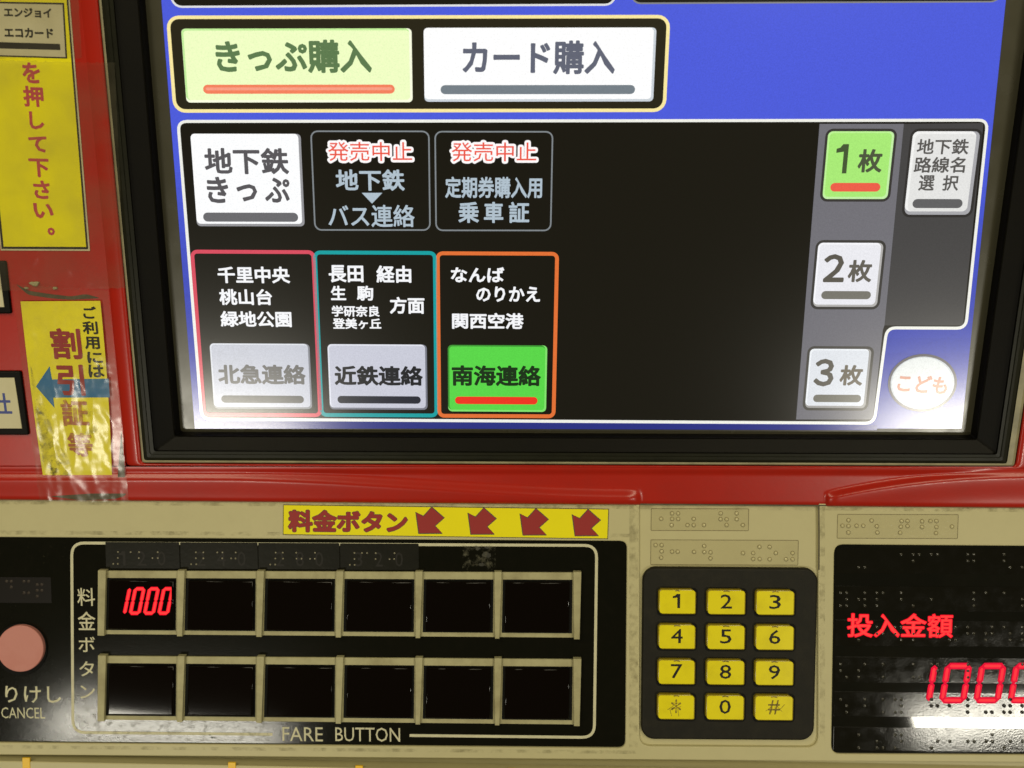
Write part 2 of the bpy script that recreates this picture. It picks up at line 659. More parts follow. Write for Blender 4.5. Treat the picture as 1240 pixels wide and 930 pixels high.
# cabinet behind the fascia
mb = MB()
deep = []
for hh in (-9 * mm, -0.32):
    deep.append(mb.pts([U.w(p, hh) for p in (U.ab(-300, -330, -9 * mm), U.ab(1560, -330, -9 * mm), U.ab(1560, 600, -9 * mm), U.ab(-300, 600, -9 * mm))]))
mb.band(deep[0], deep[1], REDP)
mb.face(tuple(deep[1]), REDP)
mb.build('upper_cabinet', machine)
mb = MB()
deep = []
for hh in (-6 * mm, -0.30):
    deep.append(mb.pts([CP.w(p, hh) for p in (CP.ab(-300, 612, -6 * mm), CP.ab(1560, 612, -6 * mm), CP.ab(1560, 1180, -6 * mm), CP.ab(-300, 1180, -6 * mm))]))
mb.band(deep[0], deep[1], CREAM)
mb.face(tuple(deep[1]), CREAM)
mb.face(tuple(deep[0]), CREAM)
mb.build('lower_cabinet', machine)


# --- rings around the screen
def ring_px(lx0, rx560, by, ytop=-262):
    L = lambda y: 575 - (575 - lx0) * (4860 - y) / 4860
    Rr = lambda y: 575 + (rx560 - 575) * (4860 - y) / 4300
    yl, yr = by - 2.0, by + 2.0
    return [(L(ytop), ytop), (Rr(ytop), ytop), (Rr(yr), yr), (L(yl), yl)]


def ringset(name, spec, mats, parent, smooth=False, label=None):
    mb = MB()
    prev = None
    for k, (l, r_, b, h, yt) in enumerate(spec):
        P = rpath(ring_px(l, r_, b, yt), 3, 3)
        ids = mb.pts([U.w(p, h * mm) for p in px2(U, P, h * mm)])
        if prev:
            mb.band(prev, ids, mats[k - 1], smooth)
        prev = ids
    return mb.build(name, parent, label)


ringset('bezel_trim', [(119.6, 1229, 562.4, -0.6, -266), (119.8, 1228.5, 562.1, 1.0, -266), (121.0, 1226, 561.2, 1.3, -265), (122.6, 1219.5, 559.3, 1.15, -263)], [TRIM] * 3, machine)
bezel = ringset('screen_bezel', [(122.4, 1219.8, 559.5, 0.4, -263), (123.4, 1218, 558.6, 1.0, -262), (127, 1214, 556, 1.25, -259), (131, 1211, 552.5, 1.15, -256), (132, 1210.4, 551.8, 0.8, -255),
                                 (137, 1206, 548.6, 0.7, -250), (138.5, 1204, 547.2, -0.6, -249), (166, 1180, 531.0, -3.0, -222), (167.2, 1179, 530, -2.8, -221), (169, 1177, 528.8, -5.0, -220), (176, 1170.5, 524.6, -7.4, -214)],
                [LIP, LIP, LIP, LIP, LIP, RUBBER, RUBBER, RUBBER, RUBBER, RUBBER], machine)

# --- red fascia: left, right and top flats with a rounded lip, then the moulded rail under the screen
mb = MB()
spec = [(119.4, 1229.4, 562.6, -0.8, -266.5), (118.6, 1230.4, 563.4, 0.7, -267), (116.5, 1233, 564.3, 1.15, -269), (112, 1238, 565.2, 1.2, -273), (101, 1250, 565.8, 0.9, -280), (97.5, 1254, 566, 0.15, -283)]
prev = None
for (l, r_, b, h, yt) in spec:
    ids = mb.pts([U.w(p, h * mm) for p in px2(U, rpath(ring_px(l, r_, b, yt), 7, 4), h * mm)])
    if prev:
        mb.band(prev, ids, REDP, True)
    prev = ids
hole = ring_px(97.5, 1254, 566, -283)
hl = px2(U, hole, 0.15 * mm)
outer = px2(U, [(-300, -330), (1560, -330), (1560, 585), (-300, 585)], 0.15 * mm)
P0, P1, P2_, P3 = outer
H0, H1, H2, H3 = hl
for q in ((P0, P1, H1, H0), (P1, P2_, H2, H1), (P3, P0, H0, H3)):
    ids = mb.pts([U.w(p, 0.15 * mm) for p in q])
    mb.face(tuple(ids), REDP)
fascia = mb.build('red_fascia', machine)


def sm(a, b, t):
    t = max(0.0, min(1.0, (t - a) / (b - a)))
    return t * t * (3 - 2 * t)


def yjoint(x):
    return 605.2 + 0.0078 * x


mb = MB()
NX, NY = 760, 26
grid = []
for i in range(NX + 1):
    x = -300 + (1860) * i / NX
    # finer steps near the two rounded ends
    row = []
    yb = yjoint(x)
    for j in range(NY + 1):
        t = j / NY
        y = 565.2 + (yb - 565.2) * t
        h = 0.9 - 0.75 * sm(0.06, 0.22, t)
        # left swelling
        if x < 776:
            yt = 568 + 22 * sm(250, 770, x) if x > 150 else 568
            dd = y - yt
            e = 1.9 * sm(0, 15, dd) * (1.0 - 0.35 * sm(8, 40, dd))
            if x > 758:
                e *= max(0.0, 1 - ((x - 758) / 17) ** 2) ** 0.5
            h += e
        elif x > 1000:
            yt = 594 - 27 * (1 - (1 - min(1, (x - 1000) / 260)) ** 2.2)
            dd = y - yt
            e = 2.1 * sm(0, 12, dd) * (1.0 - 0.30 * sm(10, 40, dd))
            if x < 1016:
                e *= max(0.0, 1 - ((1016 - x) / 16) ** 2) ** 0.5
            h += e
        if t > 0.9:
            h -= 0.5 * ((t - 0.9) / 0.1) ** 2
        row.append(mb.pts([U.w(U.ab(x, y, h * mm), h * mm)])[0])
    p = mb.v[row[-1]]
    row.append(mb.pts([p - U.n * 5 * mm])[0])
    grid.append(row)
for i in range(NX):
    for j in range(NY + 1):
        mb.face((grid[i][j], grid[i + 1][j], grid[i + 1][j + 1], grid[i][j + 1]), REDP, j < NY)
mb.build('red_rail', machine, 'glossy red moulded rail with two swellings under the screen')

# ------------------------------------------------------------------ the touch screen
HS = -7.0 * mm
mb = MB()
mb.flat(U, px2(U, ring_px(172, 1173.5, 526.6, -222), HS - 0.5 * mm), HS - 0.5 * mm, mat('lcd_border', (0.060, 0.056, 0.034), 0.24, 0.6, rnoise=(120, 0.22, 0.28)))
screen = mb.build('touch_screen', machine, 'lit colour touch screen showing ticket choices')
LY = [HS]
STEP = 0.05 * mm


def Z(k):
    return HS + k * STEP


xl = lambda y: 575 - (575 - 218) * (4860 - y) / 4570
xr = lambda y: 1226 - 0.103 * y
BLUE = lcd((74, 90, 218))
NAVY = lcd((38, 46, 128))
BLK = lcd((12, 10, 5))
BLKO = lcd((34, 30, 16))
WHT = lcd((250, 252, 255))

mb = MB()
# blue ground dims downward: viewing-angle falloff put into its colours
nb = 40
for i in range(nb):
    y0, y1 = -212 + (519 + 212) * i / nb, -212 + (519 + 212) * (i + 1) / nb
    mb.flat(U, px2(U, [(xl(y0), y0), (xr(y0) - 8, y0), (xr(y1) - 8, y1), (xl(y1), y1)], Z(0)), Z(0), lcd(tuple(round(a + (b - a) * max(0.0, (i - 22) / 17)) for a, b in zip((74, 90, 218), (42, 54, 150)))))
mb.flat(U, px2(U, [(xl(512) + 1, 509), (1062, 515), (1062, 521), (xl(514) + 1, 518)], Z(1)), Z(1), NAVY)
mb.build('blue_ground', screen, 'blue ground of the screen')


def outline(S_mb, box, r, wd, col, fill=None, k=1):
    P = wrect(U, *box, r, 5)
    if fill:
        S_mb.flat(U, px2(U, P, Z(k)), Z(k), fill)
    ribbon(S_mb, U, P, wd, Z(k + 1), lcd(col))


def bar(S_mb, x0, y0, x1, y1, col, hi=None, k=6):
    S_mb.flat(U, px2(U, wrect(U, x0, y0, x1, y1, 6), Z(k)), Z(k), lcd(col))
    if hi:
        S_mb.flat(U, px2(U, wrect(U, x0 + 3, y0 + (y1 - y0) * .3, x1 - 3, y0 + (y1 - y0) * .62, 3), Z(k + 1)), Z(k + 1), lcd(hi))


def sbutton(box, face_c, edge_hi, edge_lo, texts, barspec, label, r=5, ring=None, barhi=None, wdt=3.0):
    mb = MB()
    x0, y0, x1, y1 = box
    if ring:
        mb.flat(U, px2(U, wrect(U, x0 - 3.2, y0 - 3.2, x1 + 3.2, y1 + 3.2, r + 3), Z(3)), Z(3), lcd(ring))
    mb.flat(U, px2(U, wrect(U, x0, y0, x1, y1, r), Z(4)), Z(4), lcd(edge_lo))
    mb.flat(U, px2(U, wrect(U, x0, y0, x1 - wdt, y1 - wdt, r), Z(5)), Z(5), lcd(edge_hi))
    mb.flat(U, px2(U, wrect(U, x0 + wdt * .8, y0 + wdt * .8, x1 - wdt, y1 - wdt, r - 1), Z(5.6)), Z(5.6), lcd(face_c))
    for (s, a, b, c, d, col, off) in texts:
        text(mb, U, s, a, b, c, d, Z(7), lcd(col), off)
    bx0, by0, bx1, by1, bc = barspec
    bar(mb, bx0, by0, bx1, by1, bc, barhi)
    mb.build('screen_button', screen, label)


# two strips cut off by the top of the photograph
mb = MB()
outline(mb, (201, -190, 748, 7), 12, 2.5, (225, 225, 225), BLK)
mb.build('screen_panel', screen, 'black panel with a white outline along the top of the screen')
mb = MB()
outline(mb, (768, -190, 1224, 3), 12, 2.0, (130, 130, 130), BLK)
mb.build('screen_panel', screen, 'black panel with a grey outline at the top of the screen')
# pale yellow frame with the two purchase buttons
mb = MB()
outline(mb, (207.5, 20.5, 807, 134), 13, 4.2, (250, 232, 160), BLKO)
mb.build('screen_panel', screen, 'dark panel with a pale yellow outline behind the two purchase buttons')
sbutton((222.5, 34.5, 499, 124), (240, 255, 196), (196, 240, 156), (252, 255, 226), [('きっぷ購入', 261, 48, 450, 88.5, (92, 122, 78), 0.034)], (246, 102.5, 478, 113.5, (244, 128, 92)),
        'pale green button reading きっぷ購入 over an orange bar', barhi=(248, 158, 132))
sbutton((513.5, 33.5, 793, 123), (255, 255, 255), (255, 255, 255), (205, 212, 218), [('カード購入', 560, 49, 745, 90, (96, 100, 116), 0.030)], (533.5, 103, 769, 114, (116, 126, 134)),
        'wide white button reading カード購入 over a grey bar')
# main black panel with the white outline and the notch at its lower corner
mb = MB()
main = rpath([(215.5, 147), (1196, 145.5), (1169.5, 397.5), (1074, 397), (1058.5, 512.5), (244.5, 507.5)], 11, 5)
mb.flat(U, px2(U, main, Z(1)), Z(1), BLK)
ribbon(mb, U, main, 3.6, Z(3.2), lcd((240, 240, 232)))
mb.build('screen_panel', screen, 'large black panel with a white outline and a notched corner')
mb = MB()
mb.flat(U, px2(U, [(992.5, 150), (1094.5, 150), (1071, 394), (1069, 400), (1057, 508), (964, 508)], Z(2)), Z(2), lcd((112, 111, 118)))
mb.flat(U, px2(U, [(1094.5, 150), (1191, 149), (1166, 394), (1071, 394)], Z(2)), Z(2), lcd((66, 65, 66)))
mb.build('screen_column', screen, 'grey columns behind the ticket quantity buttons')

G1, G2 = (86, 84, 88), (122, 122, 128)
sbutton((234.5, 162, 366.5, 274), (253, 254, 255), (255, 255, 255), (150, 150, 154), [('地下鉄', 247.5, 179, 349.5, 211, G1, 0.030), ('き', 250.5, 214, 276.5, 246, G1, 0.030), ('っ', 286.5, 223, 311.5, 244, G1, 0.030), ('ぷ', 320.5, 215, 351, 245.5, G1, 0.030)],
        (246, 257.5, 361, 268.5, (104, 104, 108)), 'white button reading 地下鉄 きっぷ over a dark bar')

GT = (176, 192, 204)


def stopped(S_mb, x0, y0, x1, y1):
    text(S_mb, U, '発売中止', x0, y0, x1, y1, Z(4), lcd((255, 250, 250)), 0.11)
    text(S_mb, U, '発売中止', x0 + 3.0, y0 + 3.0, x1 - 3.0, y1 - 3.0, Z(6), lcd((236, 84, 64)), 0.003)


mb = MB()
outline(mb, (379, 159, 520, 278.5), 8, 1.8, (128, 134, 138), BLK, 1.5)
stopped(mb, 394.5, 169, 502, 198)
text(mb, U, '地下鉄', 406.5, 205, 490, 231, Z(4), lcd(GT), 0.026)
mb.flat(U, px2(U, [(438, 233.5), (463, 233.5), (450.5, 246.5)], Z(4)), Z(4), lcd(GT))
text(mb, U, 'バス連絡', 397.5, 248, 502, 275, Z(4), lcd(GT), 0.016)
mb.build('screen_button', screen, 'greyed out button reading 発売中止 地下鉄 バス連絡')
mb = MB()
outline(mb, (527.5, 159.5, 668, 279), 8, 1.8, (128, 134, 138), BLK, 1.5)
stopped(mb, 544, 169.5, 652.5, 198.5)
text(mb, U, '定期券購入用', 539, 214, 656.5, 240, Z(4), lcd(GT), 0.026)
text(mb, U, '乗', 555, 244.5, 580, 270, Z(4), lcd(GT), 0.026)
text(mb, U, '車', 586, 244.5, 609.5, 270, Z(4), lcd(GT), 0.026)
text(mb, U, '証', 616, 244.5, 641, 270, Z(4), lcd(GT), 0.026)
mb.build('screen_button', screen, 'greyed out button reading 発売中止 定期券購入用 乗車証')

WT = (246, 247, 250)


def company(box, col, col2, lines, label):
    mb = MB()
    outline(mb, box, 6, 4.6, col, BLK, 1.5)
    for (s, a, b, c, d) in lines:
        text(mb, U, s, a, b, c, d, Z(4), lcd(WT), 0.030)
    mb.build('screen_panel', screen, label)


company((240, 305, 383.5, 502.5), (216, 74, 94), None, [('千里中央', 263.5, 322.8, 351, 343), ('桃山台', 265.5, 350, 329.5, 369.5), ('緑地公園', 267, 376.7, 353, 396)],
        'black panel outlined in pink listing 千里中央 桃山台 緑地公園')
company((385.5, 306, 527.5, 502.8), (6, 158, 160), None, [('長田', 398, 321, 440, 342), ('経由', 455.7, 321.5, 498, 342.5), ('生', 400.6, 346, 419, 363.5), ('駒', 432, 346, 452, 364), ('方面', 472, 359.6, 514, 380),
         ('学研奈良', 401.7, 370, 459.6, 383.6), ('登美ヶ丘', 403, 385.2, 461.7, 398.5)], 'black panel outlined in teal listing 長田 経由 生駒 方面')
company((531, 307, 672.5, 503.8), (226, 112, 52), None, [('なんば', 546, 323.5, 610.6, 342), ('のりかえ', 576.6, 347, 654, 365.6), ('関西空港', 547.4, 379, 634, 398.4)],
        'black panel outlined in orange listing なんば のりかえ 関西空港')
sbutton((256.5, 416, 376.5, 495), (198, 201, 212), (222, 225, 232), (132, 134, 142), [('北急連絡', 264, 441.5, 370, 465.5, (100, 99, 98), 0.036)], (268, 479, 368, 488, (74, 74, 76)), 'pale grey button reading 北急連絡', wdt=2.2)
sbutton((398, 417, 517.3, 496), (200, 202, 216), (226, 228, 238), (120, 122, 134), [('近鉄連絡', 405, 443, 512, 467, (24, 27, 34), 0.036)], (408.7, 479.7, 509.5, 488.6, (32, 36, 50)), 'pale grey button reading 近鉄連絡', wdt=2.2)
sbutton((542.5, 418, 662, 498.5), (88, 214, 72), (60, 150, 52), (130, 228, 110), [('南海連絡', 547, 442.5, 655, 467.5, (16, 46, 18), 0.036)], (551, 480.5, 651, 489.5, (236, 50, 30)), 'bright green button reading 南海連絡 over a red bar', wdt=2.2)
D1 = (70, 82, 52)
sbutton((999.5, 159, 1079, 241), (168, 234, 118), (190, 244, 150), (196, 240, 168), [('1', 1012, 174.5, 1026.5, 210, (66, 84, 50), 0), ('枚', 1039, 180.5, 1068.5, 209, (74, 84, 60), 0.032)], (1005.5, 221.5, 1066, 232, (236, 92, 72)),
        'green button reading 1枚 over a red bar', ring=(52, 50, 48), r=6, wdt=2.6)
sbutton((987.7, 294, 1066, 371.5), (234, 234, 240), (248, 248, 252), (178, 176, 174), [('２', 997.3, 307.7, 1023, 341.8, (88, 84, 76), 0.030), ('枚', 1027, 314.7, 1056, 341.8, (96, 92, 84), 0.032)], (994.5, 352.5, 1054.6, 362.3, (116, 114, 106)),
        'white button reading 2枚', ring=(58, 56, 54), r=6, wdt=2.6)
sbutton((978, 422.5, 1051.7, 494), (222, 226, 232), (238, 242, 246), (158, 156, 154), [('３', 986, 434.5, 1010, 468, (92, 88, 80), 0.030), ('枚', 1017, 442, 1045, 467, (106, 98, 84), 0.032)], (984.7, 478, 1042.6, 487, (112, 110, 100)),
        'pale button reading 3枚', ring=(70, 68, 64), r=5, wdt=2.6)
sbutton((1100.5, 159, 1180.8, 260), (228, 228, 226), (242, 242, 240), (168, 168, 172), [('地下鉄', 1110.5, 168, 1173.3, 187, (86, 84, 82), 0.022), ('路線名', 1107, 190, 1169, 209.3, (86, 84, 82), 0.022), ('選', 1112.5, 212, 1131.5, 231, (86, 84, 82), 0.022), ('択', 1141.5, 212, 1161, 231, (86, 84, 82), 0.022)],
        (1105, 241, 1165.6, 252, (94, 94, 96)), 'tall white button reading 地下鉄 路線名 選択', ring=(44, 42, 42), r=7, wdt=4.0)
mb = MB()


def ell(cx, cy, rx, ry, a0, n=36):
    return [(cx + rx * cos(2 * pi * k / n) * cos(a0) - ry * sin(2 * pi * k / n) * sin(a0), cy + rx * cos(2 * pi * k / n) * sin(a0) + ry * sin(2 * pi * k / n) * cos(a0)) for k in range(n)]


mb.flat(U, px2(U, ell(1117, 463.6, 42, 35, -0.10), Z(2)), Z(2), lcd((72, 68, 78)))
mb.flat(U, px2(U, ell(1117, 463.6, 38.8, 31.8, -0.10), Z(3)), Z(3), lcd((196, 202, 206)))
mb.flat(U, px2(U, ell(1116.5, 462.8, 36.5, 29.8, -0.10), Z(4)), Z(4), lcd((224, 228, 226)))
text(mb, U, 'こども', 1087, 454.5, 1148, 476, Z(6), lcd((206, 140, 116)), 0.028, rot=0.06)
mb.build('screen_button', screen, 'oval white button reading こども')

# ------------------------------------------------------------------ the cream console
HP = -0.9 * mm     # floor of the black panels
mb = MB()
outer = px2(CP, [(-300, yjoint(-300) - 38), (1560, yjoint(1560) - 38), (1560, 926), (-300, 912)], 0)
h_fare = px2(CP, rpath([(-260, 649), (759.3, 655.3), (757.3, 906), (-260, 897)], 9, 5), 0)
h_key = px2(CP, rpath([(774.5, 584), (991, 585), (990.5, 905), (774.5, 903.5)], 14, 6), 0)
h_disp = px2(CP, rpath([(1010.5, 659.5), (1520, 663.5), (1520, 915.5), (1006.8, 913.0)], 11, 5), 0)
mb.prism(CP, outer, 0, -4 * mm, CREAM, 0.45 * mm, 3, holes=[h_fare, h_key, h_disp])
mb.build('console_panel', machine, 'cream painted console plate with three inset panels')
mb = MB()
mb.flat(CP, px2(CP, [(765, 560), (1000, 560), (1000, 912), (765, 912)], -1.0 * mm), -1.0 * mm, CREAM)
mb.build('keypad_recess', machine)
# lower ledge with yellow tabs
mb = MB()
P = [(-300, 915.5), (1560, 953), (1560, 1180), (-300, 1180)]
mb.prism(CP, px2(CP, P, 0.5 * mm), 0.5 * mm, -5 * mm, CREAM, 0.4 * mm, 3)
mb.build('lower_ledge', machine)
for x, y in ((32, 918), (281, 923.5), (435, 927.5), (620, 931)):
    mb = MB()
    mb.prism(CP, px2(CP, wrect(CP, x - 4.5, y, x + 4.5, y + 40), 0.8 * mm), 0.8 * mm, 0.1 * mm, TABY, 0.1 * mm, 1)
    mb.build('yellow_tab', machine)

# --- black fare panel
mb = MB()
mb.flat(CP, px2(CP, [(-262, 645), (765, 650), (765, 912), (-262, 903)], HP), HP, BLACKP)
fare = mb.build('fare_panel', machine, 'black fare panel with cream printing')
HI = HP + 0.05 * mm
mb = MB()
path = rpath([(330, 889.3), (88.3, 887), (86.8, 657.5), (722.6, 660.5), (719.6, 893), (496, 890.6)], 15, 6, closed=False)
ribbon(mb, CP, path, 3.4, HI, CPRINT, closed=False)
text(mb, CP, 'FARE', 342, 880.5, 391, 897.5, HI, CPRINT, 0.0)
text(mb, CP, 'BUTTON', 406, 881, 484.5, 898, HI, CPRINT, 0.0)
for ch, a, b, c, d in (('料', 93.6, 712, 115, 733.6), ('金', 94.2, 740.6, 115.5, 763), ('ボ', 95, 771, 115, 789.6), ('タ', 96, 800.7, 114, 819), ('ン', 97, 830, 115, 846)):
    text(mb, CP, ch, a, b, c, d, HI, CPRINT, 0.008)
text(mb, CP, 'とりけし', -19, 830.7, 74, 851, HI, CPRINT, 0.010)
text(mb, CP, 'CANCEL', 1.5, 856.7, 54.5, 870, HI, CPRINT, -0.004)
mb.build('printing', fare, 'cream outline and lettering reading 料金ボタン, FARE BUTTON and CANCEL')

# --- cancel button
mb = MB()
circ = lambda cx, cy, r, n=40: [(cx + r * cos(2 * pi * k / n), cy + r * sin(2 * pi * k / n)) for k in range(n)]
mb.prism(CP, px2(CP, circ(25, 786.5, 32), HP + 0.5 * mm), HP + 0.5 * mm, HP, GAP_SHADE, 0.3 * mm, 3)  # black ring painted as the shadow around the button
mb.prism(CP, px2(CP, circ(24.3, 785.6, 28.3), HP + 2.0 * mm), HP + 2.0 * mm, HP, PINK, 0.35 * mm, 3)
mb.build('cancel_button', machine, 'round salmon pink cancel button')

# --- fare buttons in two cream racks
FX = [118.4, 214.6, 310.8, 406.9, 502.9, 598.7, 694.4]


def rack(yt, yb, dyt, dyb, digits):
    """yt/yb: top and bottom of the left end; dyt/dyb: how far the right end sits lower"""
    yy = lambda x, y: y + (dyt + (dyb - dyt) * (y - yt) / (yb - yt)) * (x - 118) / 586
    hr = HP + 0.7 * mm
    mb = MB()
    q = [(119, yt), (703.5, yt), (701, yb - 2), (118.5, yb - 2)]
    q = [(x, yy(x, y)) for x, y in q]
    mb.prism(CP, px2(CP, q, hr), hr, HP, CREAM2, 0.15 * mm, 2)
    # sloping inner ledges
    fr = mb.build('button_rack', machine, 'grimy cream rack holding a row of six fare buttons')
    for i, x in enumerate(FX):
        hf = HP + 2.1 * mm
        mb = MB()
        s0, s1 = (9.6, 8.2) if i in (0, 6) else (8.8, 6.6)
        lean = -0.6 + (0.4 if i > 4 else 0)
        q = [(x, yt - 0.5), (x + s0, yt - 0.5), (x + lean + s1 - 0.4 * i / 6, yb), (x + lean + (0.8 if i > 3 else 0), yb)]
        q = [(a, yy(a, b)) for a, b in q]
        mb.prism(CP, px2(CP, q, hf), hf, HP, CREAM2, 0.18 * mm, 2)
        mb.build('divider', fr)
    for i in range(6):
        x0 = FX[i] + 10.3
        x1 = FX[i + 1] - 1.2
        top, bot = yt + 8.6, yb - 7.2
        q = [(x0, top), (x1, top), (x1 - 0.6, bot), (x0 - 1.4, bot)]
        q = [(a, yy(a, b)) for a, b in q]
        mb = MB()
        mb.prism(CP, px2(CP, q, hr + 0.08 * mm), hr + 0.08 * mm, hr - 0.3 * mm, GAP_SHADE)
        mb.build('button_well', fr)
        mb = MB()
        hb = hr + 1.5 * mm
        q = [(x0 + 3.0, top + 3.4), (x1 - 3.2, top + 3.4), (x1 - 4.0, bot - 0.6), (x0 + 1.4, bot - 0.6)]
        q = [(a, yy(a, b)) for a, b in q]
        mb.prism(CP, px2(CP, q, hb), hb, hr, SMOKE, 0.55 * mm, 3)
        lab = None
        if digits and i == 0:
            seg7(mb, CP, '1000', 143.7, 713.0, 17.3, 10.2, 29.5, 6.0, 4.7, hb + 0.04 * mm, LED, clip=207.6)
            seg7(mb, CP, '1000', 143.7, 713.0, 17.3, 10.2, 29.5, 6.0, 2.4, hb + 0.08 * mm, LEDB, clip=207.6)
            lab = 'smoked fare button lit with a red 1000'
        mb.build('fare_button', machine, lab)


SEGS = {'0': 'abcdef', '1': 'bc', '8': 'abcdefg'}


def seg7(mb, face, s, x, y, pitch, wd, ht, slant, th, h, m, clip=None, gap=1.2):
    for k, ch in enumerate(s):
        X = x + pitch * k
        half = ht / 2
        g = gap
        lines = {'a': ((g, 0), (wd - g, 0)), 'd': ((g, ht), (wd - g, ht)), 'g': ((g, half), (wd - g, half)),
                 'f': ((0, g), (0, half - g)), 'e': ((0, half + g), (0, ht - g)), 'b': ((wd, g), (wd, half - g)), 'c': ((wd, half + g), (wd, ht - g))}
        off = 0
        for q in SEGS[ch]:
            (ax, ay), (bx, by) = lines[q]
            d = Vector((bx - ax, by - ay)).normalized()
            nn = Vector((-d.y, d.x)) * th / 2
            a, b = Vector((ax, ay)), Vector((bx, by))
            P = [a - d * th * .45, a + nn, b + nn, b + d * th * .45, b - nn, a - nn]
            P = [(X + off + p.x + slant * (1 - p.y / ht) - slant * 0.5, y + p.y) for p in P]
            if clip:
                P = [(min(px_, clip), py_) for px_, py_ in P]
                if max(p[0] for p in P) - min(p[0] for p in P) < 0.3:
                    continue
            mb.flat(face, px2(face, P, h), h, m)


rack(691.2, 770.0, 2.2, 4.4, True)
rack(794.4, 873.6, 4.2, 6.0, False)

# --- smoked films with fares in embossed figures
def dome(mb, face, cx, cy, r, h, hh, m, rim=None, n=10):
    P = [(cx + r * cos(2 * pi * k / n), cy + r * sin(2 * pi * k / n)) for k in range(n)]
    if rim:
        Q = [(cx + r * 1.32 * cos(2 * pi * k / n), cy + r * 1.32 * sin(2 * pi * k / n)) for k in range(n)]
        a = mb.pts([face.w(p, h + 0.015 * mm) for p in px2(face, Q, h)])
        b = mb.pts([face.w(p, h + 0.02 * mm) for p in px2(face, P, h)])
        mb.band(a, b, rim)
    a = mb.pts([face.w(p, h) for p in px2(face, P, h)])
    P2 = [(cx + r * .62 * cos(2 * pi * k / n), cy + r * .62 * sin(2 * pi * k / n)) for k in range(n)]
    b = mb.pts([face.w(p, h + hh * .75) for p in px2(face, P2, h)])
    t = mb.pts([face.w(face.ab(cx, cy, h), h + hh)])
    mb.band(a, b, m, True)
    for k in range(n):
        mb.face((b[k], b[(k + 1) % n], t[0]), m, True)


BR = {'1': [(1, 0)], '2': [(0, 0), (0, 1)], '3': [(0, 0), (1, 0)], '4': [(0, 0), (1, 0), (1, 1)], '0': [(1, 0), (0, 1), (1, 1)], '8': [(0, 0), (0, 1), (1, 1)], '#': [(1, 0), (1, 1), (0, 2), (1, 2)]}
fares = [((128, 656.5, 217.2, 688.3), [('1', 144, 152), ('2', 166, 177), ('0', 190.5, 200.5)]),
         ((218.5, 657, 312, 688.8), [('2', 238.5, 248.5), ('4', 262.5, 273.5), ('0', 287.5, 297.5)]),
         ((313, 657.6, 411, 689.3), [('2', 334.5, 344), ('8', 358.5, 368), ('0', 381.5, 391.5)]),
         ((412, 658.2, 507, 690), [('3', 430.5, 439), ('2', 454.5, 463.5), ('0', 478.5, 488)])]
words = ['120', '240', '280', '320']
for (box, ds), wd_ in zip(fares, words):
    f0 = CP.w(px2(CP, [((box[0] + box[2]) / 2, (box[1] + box[3]) / 2)], HP)[0], HP)
    mb = MB()
    mb.prism(CP, px2(CP, wrect(CP, *box, 1), HP + 0.14 * mm), HP + 0.14 * mm, HP + 0.01 * mm, DARKFILM)
    hh = HP + 0.18 * mm
    fl = mb.build('braille_label')
    fl['label'] = {'120': 'smoked braille label right above the lit red fare button', '240': 'smoked braille label above the second fare button, beside the lit one',
                   '280': 'smoked braille label between the label over the second button and the rightmost smoked label', '320': 'rightmost of the smoked braille labels over the fare buttons'}[wd_]
    fl['category'] = 'label'
    fl['group'] = 'smoked braille labels over the fare buttons'
    mb = MB()
    for ch, a, b in ds:
        text(mb, CP, ch, a, 667.3 + (a - 140) * .004, b, 684.8 + (a - 140) * .004, hh, INK, -0.004)
    x = ds[0][1] - 7
    for k, ch in enumerate('#' + wd_):
        for (i, j) in BR[ch]:
            dome(mb, CP, x + i * 6 + random.uniform(-.4, .4), 668.5 + j * 7.2 + (x - 140) * .004, 1.15, hh, 0.25 * mm, PALEDOT, None, 8)
        x += 16.5 if k else 15
    mb.build('raised_figures', fl)

# dark smudges left of glue and fingers
mb = MB()
for (cx, cy, rx, ry) in ((589, 672, 5, 3.4), (583, 684, 3.2, 2.4), (579, 664, 3.0, 2.2), (590, 663, 3.2, 1.6), (257, 893, 1.6, 1.1), (254, 890, 1.0, .8), (260, 893.5, .9, .8)):
    P = [(cx + rx * (1 + random.uniform(-.35, .35)) * cos(a), cy + ry * (1 + random.uniform(-.35, .35)) * sin(a)) for a in [2 * pi * k / 14 for k in range(14)]]
    mb.flat(CP, px2(CP, P, HI), HI, mat('faint_scuff', (0.028, 0.027, 0.018), 0.7) if cy < 700 else INK)
mb.build('scuff', fare, kind='stuff')

